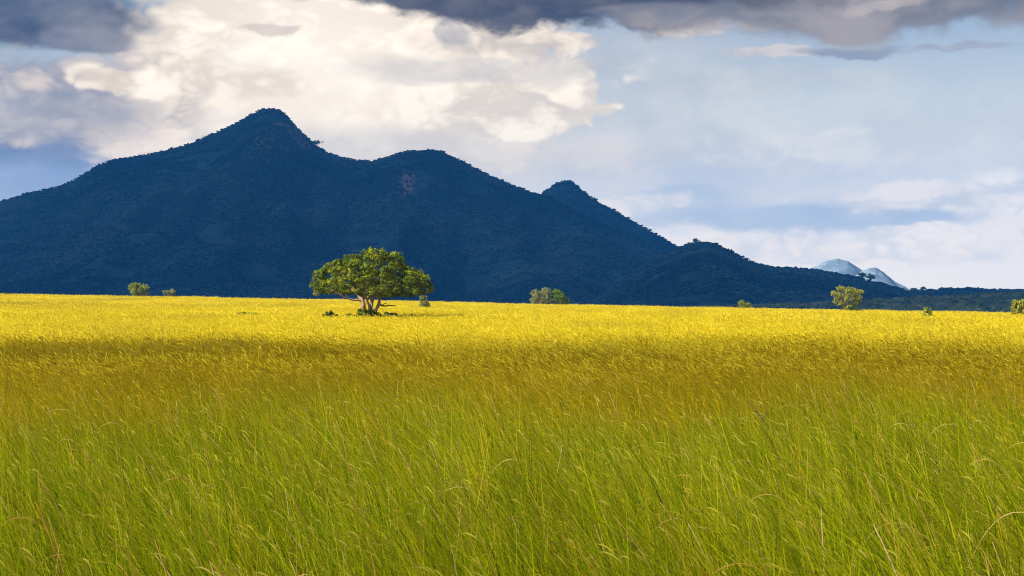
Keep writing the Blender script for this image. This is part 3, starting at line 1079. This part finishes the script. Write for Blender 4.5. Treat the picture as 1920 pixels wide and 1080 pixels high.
# ---- single trees that stand out on the skylines ------------------------------
def skyline_tree(px, ridge, hpx, wpx, seed, label, flat=0.7):
    rg = np.random.default_rng(seed)
    p = ridge.pos(np.array([float(px)]), np.array([0.0]))[0]
    k = p[1] / F
    o = thing('ridge_tree', p, label, 'tree', 'trees standing out on the skyline')
    H, Wd = hpx * k, wpx * k
    cs = np.stack([rg.normal(0, 0.25, 26) * Wd, rg.normal(0, 0.25, 26) * Wd, H * (0.56 + 0.17 * rg.normal(size=26) * flat)], -1)
    v_, q_, a_ = leaves(cs, np.full(26, Wd * 0.16), [60] * 26, 0.9, rg, 0.7)
    link('crown', mesh_np('crown', v_, q_, None, a_, M_DARK), o)
    g_ = Geo()
    g_.tube(wiggle((0, 0, -4), (0.3, 0, H * 0.6), 5, 0.03, rg), [H * 0.05] * 4 + [H * 0.02], 6)
    for path, rr_ in grow([(np.array([0.2, 0, H * 0.35]), H * 0.03)], list(cs[::3]), rg, 0.1):
        g_.tube(path, rr_, 4)
    link('trunk', g_.mesh('trunk', M_TRUNKFAR), o)


skyline_tree(593, R_MAIN, 12, 16, 61, 'rounded dark tree on the skyline just right of the highest peak')
skyline_tree(1618, R_HILL, 16, 15, 62, 'left of the two trees side by side on the ridge before the pale hills')
skyline_tree(1632, R_HILL, 15, 14, 63, 'right of the two trees side by side on the ridge before the pale hills')
skyline_tree(1714, R_LOW, 11, 11, 64, 'flat-topped tree at the left end of the low far ridge', 0.4)
skyline_tree(1731, R_LOW, 11, 10, 65, 'second flat-topped tree from the left end of the low far ridge', 0.4)
skyline_tree(1304, R_HILL, 11, 9, 66, 'small tree at the very top of the small wooded hill', 0.5)


# ------------------------------------------------------------------ grass
def blades(n, R, hmin, hmax, w, bend, seg, rg, seed_frac, seed_len, seed_w, stem_w):
    """one patch of wind-bent grass; returns a mesh with h, rnd, seed attributes"""
    V, Q, T, Hh, Rn, Sd = [], [], [], [], [], []
    base = 0
    # roots: loose plants between tight tufts, over a square tile of side R
    nt_ = max(4, n // 26)
    tx = rg.uniform(-R / 2, R / 2, (nt_, 2))
    pick = rg.integers(0, nt_, n)
    loose = rg.random(n) < 0.5
    tw = 0.05 + stem_w * 3
    x0 = np.where(loose, rg.uniform(-R / 2, R / 2, n), tx[pick, 0] + rg.normal(0, tw, n))
    y0 = np.where(loose, rg.uniform(-R / 2, R / 2, n), tx[pick, 1] + rg.normal(0, tw, n))
    tall = 0.66 + 0.68 * fbm(x0 / 1.3 + 31 * rg.random(), y0 / 1.3 + 5, 3) + rg.normal(0, 0.10, nt_)[pick] * ~loose
    gust = (fbm(x0 / 2.6 + 50 * rg.random(), y0 / 2.6, 2) - 0.5) * 1.6
    seedy = rg.random(n) < seed_frac
    hh = rg.uniform(hmin, hmax, n) * np.where(seedy, 1.12, 1.0) * tall
    wd = math.pi + gust + rg.normal(0, 0.5, n)                       # blown towards the left
    dx, dy = np.cos(wd), np.sin(wd)
    bd = np.clip(rg.normal(bend, 0.28, n), 0.02, 1.3)
    ln = rg.normal(0, 0.10, (n, 2))
    s = np.linspace(0, 1, seg + 1)
    S = s[None, :]
    off = (0.62 * bd[:, None] * S + 0.36 * bd[:, None] * S ** 2.4) * hh[:, None]
    X = x0[:, None] + dx[:, None] * off + ln[:, :1] * S * hh[:, None]
    Y = y0[:, None] + dy[:, None] * off + ln[:, 1:] * S * hh[:, None]
    Z = hh[:, None] * (S - 0.20 * bd[:, None] * S ** 2.4) - 0.03
    fa = rg.uniform(0, np.pi, n)
    fx, fy = np.cos(fa), np.sin(fa)
    ww = np.where(seedy, stem_w, w * rg.uniform(0.3, 1.6, n))[:, None] * np.where(seedy[:, None], 1 - 0.5 * S, np.clip(1.05 - S ** 1.6, 0.06, 1)) * 0.5
    vl = np.stack([X - fx[:, None] * ww, Y - fy[:, None] * ww, Z], -1)
    vr = np.stack([X + fx[:, None] * ww, Y + fy[:, None] * ww, Z], -1)
    vv = np.stack([vl, vr], 2).reshape(n, -1, 3)             # n, (seg+1)*2
    m_ = (seg + 1) * 2
    idx = np.arange(n)[:, None] * m_
    for k_ in range(seg):
        Q.append(np.concatenate([idx + 2 * k_, idx + 2 * k_ + 1, idx + 2 * k_ + 3, idx + 2 * k_ + 2], 1))
    V.append(vv.reshape(-1, 3))
    rn = rg.uniform(0, 1, n)
    Hh.append(np.repeat(np.repeat(s, 2)[None, :], n, 0).ravel())
    Rn.append(np.repeat(rn, m_))
    Sd.append(np.repeat(np.where(seedy, 0.6, 0.0), m_))
    base = n * m_
    # seed heads: nodding spindles made of two crossed cards
    ids = np.nonzero(seedy)[0]
    if len(ids):
        tip = np.stack([X[ids, -1], Y[ids, -1], Z[ids, -1]], -1)
        prv = np.stack([X[ids, -2], Y[ids, -2], Z[ids, -2]], -1)
        tg = tip - prv
        tg /= np.linalg.norm(tg, axis=1)[:, None]
        L = seed_len * rg.uniform(0.6, 1.3, len(ids))[:, None]
        for c_ in range(2):
            side = np.cross(tg, np.array([0, 0, 1.0]) if c_ else np.array([0.3, 1.0, 0.1]))
            side /= np.linalg.norm(side, axis=1)[:, None] + 1e-9
            side = side * seed_w * 0.5
            p0 = tip - tg * L * 0.25
            p1 = tip + tg * L * 0.25
            p2 = tip + tg * L * 0.60 - np.array([0, 0, 0.10]) * L
            p3 = tip + tg * L * 1.0 - np.array([0, 0, 0.34]) * L
            vs = np.stack([p0, p1 - side, p1 + side, p2 - side * 0.8, p2 + side * 0.8, p3], 1)
            b0 = base + np.arange(len(ids))[:, None] * 6
            T.append(np.concatenate([b0, b0 + 1, b0 + 2], 1))
            Q.append(np.concatenate([b0 + 1, b0 + 3, b0 + 4, b0 + 2], 1))
            T.append(np.concatenate([b0 + 3, b0 + 5, b0 + 4], 1))
            V.append(vs.reshape(-1, 3))
            Hh.append(np.ones(len(ids) * 6))
            Rn.append(np.repeat(rg.uniform(0.2, 0.9, len(ids)), 6))
            Sd.append(np.ones(len(ids) * 6))
            base += len(ids) * 6
    return (np.concatenate(V), np.concatenate(Q), np.concatenate(T) if T else None,
            {'h': np.concatenate(Hh), 'rnd': np.concatenate(Rn), 'seed': np.concatenate(Sd)})


def patch_coll(name, nvar, **kw):
    obs = []
    for k_ in range(nvar):
        rg = np.random.default_rng(100 + k_ + len(name))
        v_, q_, t_, a_ = blades(rg=rg, **kw)
        obs.append(bpy.data.objects.new('%s_%d' % (name, k_), mesh_np(name, v_, q_, t_, a_, M_GRASS)))
    return coll(name, obs)


T0, T1, T2 = 2.5, 5.0, 10.0
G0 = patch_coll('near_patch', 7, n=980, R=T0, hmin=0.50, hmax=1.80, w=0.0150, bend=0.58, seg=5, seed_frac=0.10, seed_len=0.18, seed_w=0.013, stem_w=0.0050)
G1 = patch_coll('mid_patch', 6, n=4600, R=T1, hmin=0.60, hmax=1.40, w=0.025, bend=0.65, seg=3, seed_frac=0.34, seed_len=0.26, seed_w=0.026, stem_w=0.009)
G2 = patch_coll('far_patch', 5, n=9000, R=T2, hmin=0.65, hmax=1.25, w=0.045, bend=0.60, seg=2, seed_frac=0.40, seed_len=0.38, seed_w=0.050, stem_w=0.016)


def field(name, y0, y1, sp, c_, nvar, mar, rg):
    gx = math.ceil((0.375 * y1 + mar) / sp) * sp
    X, Y = np.meshgrid(np.arange(-gx, gx + sp, sp), np.arange(y0 + sp / 2, y1, sp))
    X, Y = X.ravel(), Y.ravel()
    kp = np.abs(X) < 0.375 * np.maximum(Y, 0) + mar
    X, Y = X[kp], Y[kp]
    n = len(X)
    e = sp / 2
    zx = (ground_z(X + e, Y) - ground_z(X - e, Y)) / sp
    zy = (ground_z(X, Y + e) - ground_z(X, Y - e)) / sp
    sc = np.stack([np.full(n, 1.01), np.where(rg.random(n) < 0.5, 1.01, -1.01), rg.uniform(0.92, 1.08, n)], -1)
    ro = np.stack([np.arctan(zy), -np.arctan(zx), np.zeros(n)], -1)
    return instancer(name, np.stack([X, Y, ground_z(X, Y)], -1), sc, ro, rg.integers(0, nvar, n), {}, c_,
                     label='tall wind-blown savanna grass covering the field')


grg = np.random.default_rng(77)
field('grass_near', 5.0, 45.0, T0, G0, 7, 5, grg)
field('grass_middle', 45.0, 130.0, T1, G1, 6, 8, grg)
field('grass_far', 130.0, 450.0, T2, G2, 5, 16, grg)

# tall dry stalks among the near grass
n = 650
Y = grg.uniform(9, 42, n) ** 1.0
X = grg.uniform(-1, 1, n) * (0.38 * Y + 2)
g = Geo()
rnd = []
for x_, y_ in zip(X, Y):
    hgt = grg.uniform(0.9, 1.65)
    ln = grg.normal(-0.22, 0.16)
    b0 = np.array([x_, y_, float(ground_z(x_, y_))])
    tt = np.linspace(0, 1, 13)[:, None]
    pth = b0 + np.array([ln, grg.normal(0, 0.1), 1.0]) * tt * hgt + np.array([-0.25 * grg.random(), 0, -0.08]) * tt ** 3
    if grg.random() < 0.14:                             # some arch right over
        dr = -1 if grg.random() < 0.8 else 1
        pth = b0 + np.stack([dr * (0.25 * tt[:, 0] + 0.35 * tt[:, 0] ** 2.2), grg.normal(0, 0.15) * tt[:, 0], 1.25 * tt[:, 0] - 0.62 * tt[:, 0] ** 3.4], -1) * hgt
    n0 = g.n
    g.tube(pth, np.interp(np.linspace(0, 1, 13), [0, 0.6, 0.75, 0.9, 1], [0.005, 0.004, 0.006, 0.006, 0.0015]) * grg.uniform(0.7, 1.5), 4)
    rnd.append(np.full(g.n - n0, grg.random()))
link('dry_stalks', g.mesh('dry_stalks', M_STALK, True, {'rnd': np.concatenate(rnd)}), kind='stuff', label='tall dry orange stalks among the green grass')


# two dark branching weeds standing above the grass
def weed(px, py, hpx, lean, seed, label):
    rg = np.random.default_rng(seed)
    x, y, z = place(px, py, GTOP, 8)
    k_ = y / F
    o = thing('dry_weed', (x, y, z), label, 'weed')
    H = GTOP - 0.2 + hpx * k_
    a = np.array([0, 0, -0.05])
    b = np.array([lean * H, 0, H])
    st = wiggle(a, b, 9, 0.012, rg)
    st[:, 0] -= 0.12 * np.linspace(0, 1, 9) ** 2
    g_ = Geo()
    g_.tube(st, np.linspace(0.007, 0.003, 9), 5)
    link('stem', g_.mesh('stem', M_TWIG), o)
    g_ = Geo()
    cs = []
    for j in range(9):
        i = rg.integers(4, 9)
        e = st[i] + np.array([rg.normal(-0.05, 0.10), rg.normal(0, 0.08), rg.uniform(0.05, 0.2)])
        g_.tube(wiggle(st[i], e, 4, 0.08, rg), np.linspace(0.004, 0.002, 4), 4)
        cs += [e, 0.5 * (e + st[i])]
    link('twigs', g_.mesh('twigs', M_TWIG), o, kind='stuff')
    v_, q_, a_ = leaves(cs, [0.045] * len(cs), [9] * len(cs), 0.014, rg)
    link('seed_heads', mesh_np('seed_heads', v_, q_, None, a_, M_DEAD), o, kind='stuff')


weed(1492, 822, 70, -0.42, 71, 'dark branching weed leaning left above the green grass at right')
weed(1772, 842, 18, -0.1, 72, 'short dark forked weed in the green grass near the right edge')


# ------------------------------------------------------------------ clouds overhead (out of the picture) that shade the land
M_CLOUD = {}


def cloud(name, shadow_c, ax, ay, H, thick, rim, density, seed, label, lean=(1.0, 0.0)):
    """flat-based cumulus whose shadow is centred on shadow_c"""
    ct = 1 / math.tan(SUN_EL)
    cx_ = shadow_c[0] - H * ct * math.cos(SUN_AZ)
    cy_ = shadow_c[1] - H * ct * math.sin(SUN_AZ)
    na_, nr_ = 300, 70
    th = np.linspace(0, 2 * np.pi, na_, endpoint=False)
    r = np.linspace(0.02, 1, nr_)
    R_, T_ = np.meshgrid(r, th)
    lob = 1 + 0.06 * (fbm(3 * np.cos(T_) + seed, 3 * np.sin(T_) + seed, 3) - 0.5) * 2
    x = cx_ + ax * R_ * lob * np.cos(T_)
    y = cy_ + ay * R_ * lob * np.sin(T_)
    t = thick * -np.log(1 - 0.86 * sstep(0, rim, 1 - R_)) / 1.97 * (0.55 + 0.9 * fbm(x / (ax * 0.22) + seed, y / (ay * 0.22), 4))
    t = t * (0.50 + 1.0 * fbm(x / 30 + seed, y / 24, 3))
    t = t * (lean[0] + lean[1] * sstep(0.725, 0.82, (y - cy_) / ay))
    t[:, -1] = 0
    top = np.stack([x, y, H + t], -1).reshape(-1, 3)
    bot = np.stack([x, y, H - t * 0.10], -1).reshape(-1, 3)
    i = np.arange(na_ * nr_).reshape(na_, nr_)
    j = np.roll(i, -1, 0)
    q = np.stack([i[:, :-1], i[:, 1:], j[:, 1:], j[:, :-1]], -1).reshape(-1, 4)
    nv = len(top)
    verts = np.concatenate([top, bot, [[cx_, cy_, H + thick * 0.9], [cx_, cy_, H - thick * 0.09]]])
    # the rim belongs to both shells
    remap = np.arange(nv)
    remap[i[:, -1]] -= nv
    qb = q[:, ::-1].copy()
    qb = np.where(np.isin(qb, i[:, -1]), qb, qb + nv)
    tr = [(2 * nv, i[k_, 0], j[k_, 0]) for k_ in range(na_)] + [(2 * nv + 1, j[k_, 0] + nv, i[k_, 0] + nv) for k_ in range(na_)]
    m_, N_ = new_mat(name + '_vapour')
    pv = N_.new('ShaderNodeVolumePrincipled')
    pv.inputs['Color'].default_value = (0.95, 0.95, 0.97, 1)
    pv.inputs['Density'].default_value = density
    o_ = N_.new('ShaderNodeOutputMaterial')
    N_.l.new(pv.outputs[0], o_.inputs['Volume'])
    link('cloud', mesh_np('cloud', verts, np.concatenate([q, qb]), np.array(tr), None, m_, True), kind='stuff', label=label)


cloud('field_cloud', (0, -160), 620, 262, 720, 70, 0.36, 0.030, 2.0, 'low cumulus overhead shading the foreground grass', (0.17, 1.10))
cloud('mountain_cloud', (0, 2900), 4600, 1950, 1060, 150, 0.10, 0.0046, 6.0, 'broad cumulus deck overhead shading the mountain')

# ------------------------------------------------------------------ haze
m, N = new_mat('haze_air')
pv = N.new('ShaderNodeVolumePrincipled')
pv.inputs['Color'].default_value = (0.04, 0.31, 1.0, 1)
pv.inputs['Density'].default_value = 0.000080
o = N.new('ShaderNodeOutputMaterial')
N.l.new(pv.outputs[0], o.inputs['Volume'])
x0, x1, y0, y1, z0, z1 = -4200, 4200, -600, 6300, -60, 540
hv = [(x, y, z) for x in (x0, x1) for y in (y0, y1) for z in (z0, z1)]
hq = [(0, 1, 3, 2), (4, 6, 7, 5), (0, 4, 5, 1), (2, 3, 7, 6), (0, 2, 6, 4), (1, 5, 7, 3)]
link('haze', mesh_np('haze', hv, hq, None, None, m), kind='stuff', label='thin blue haze in the air')
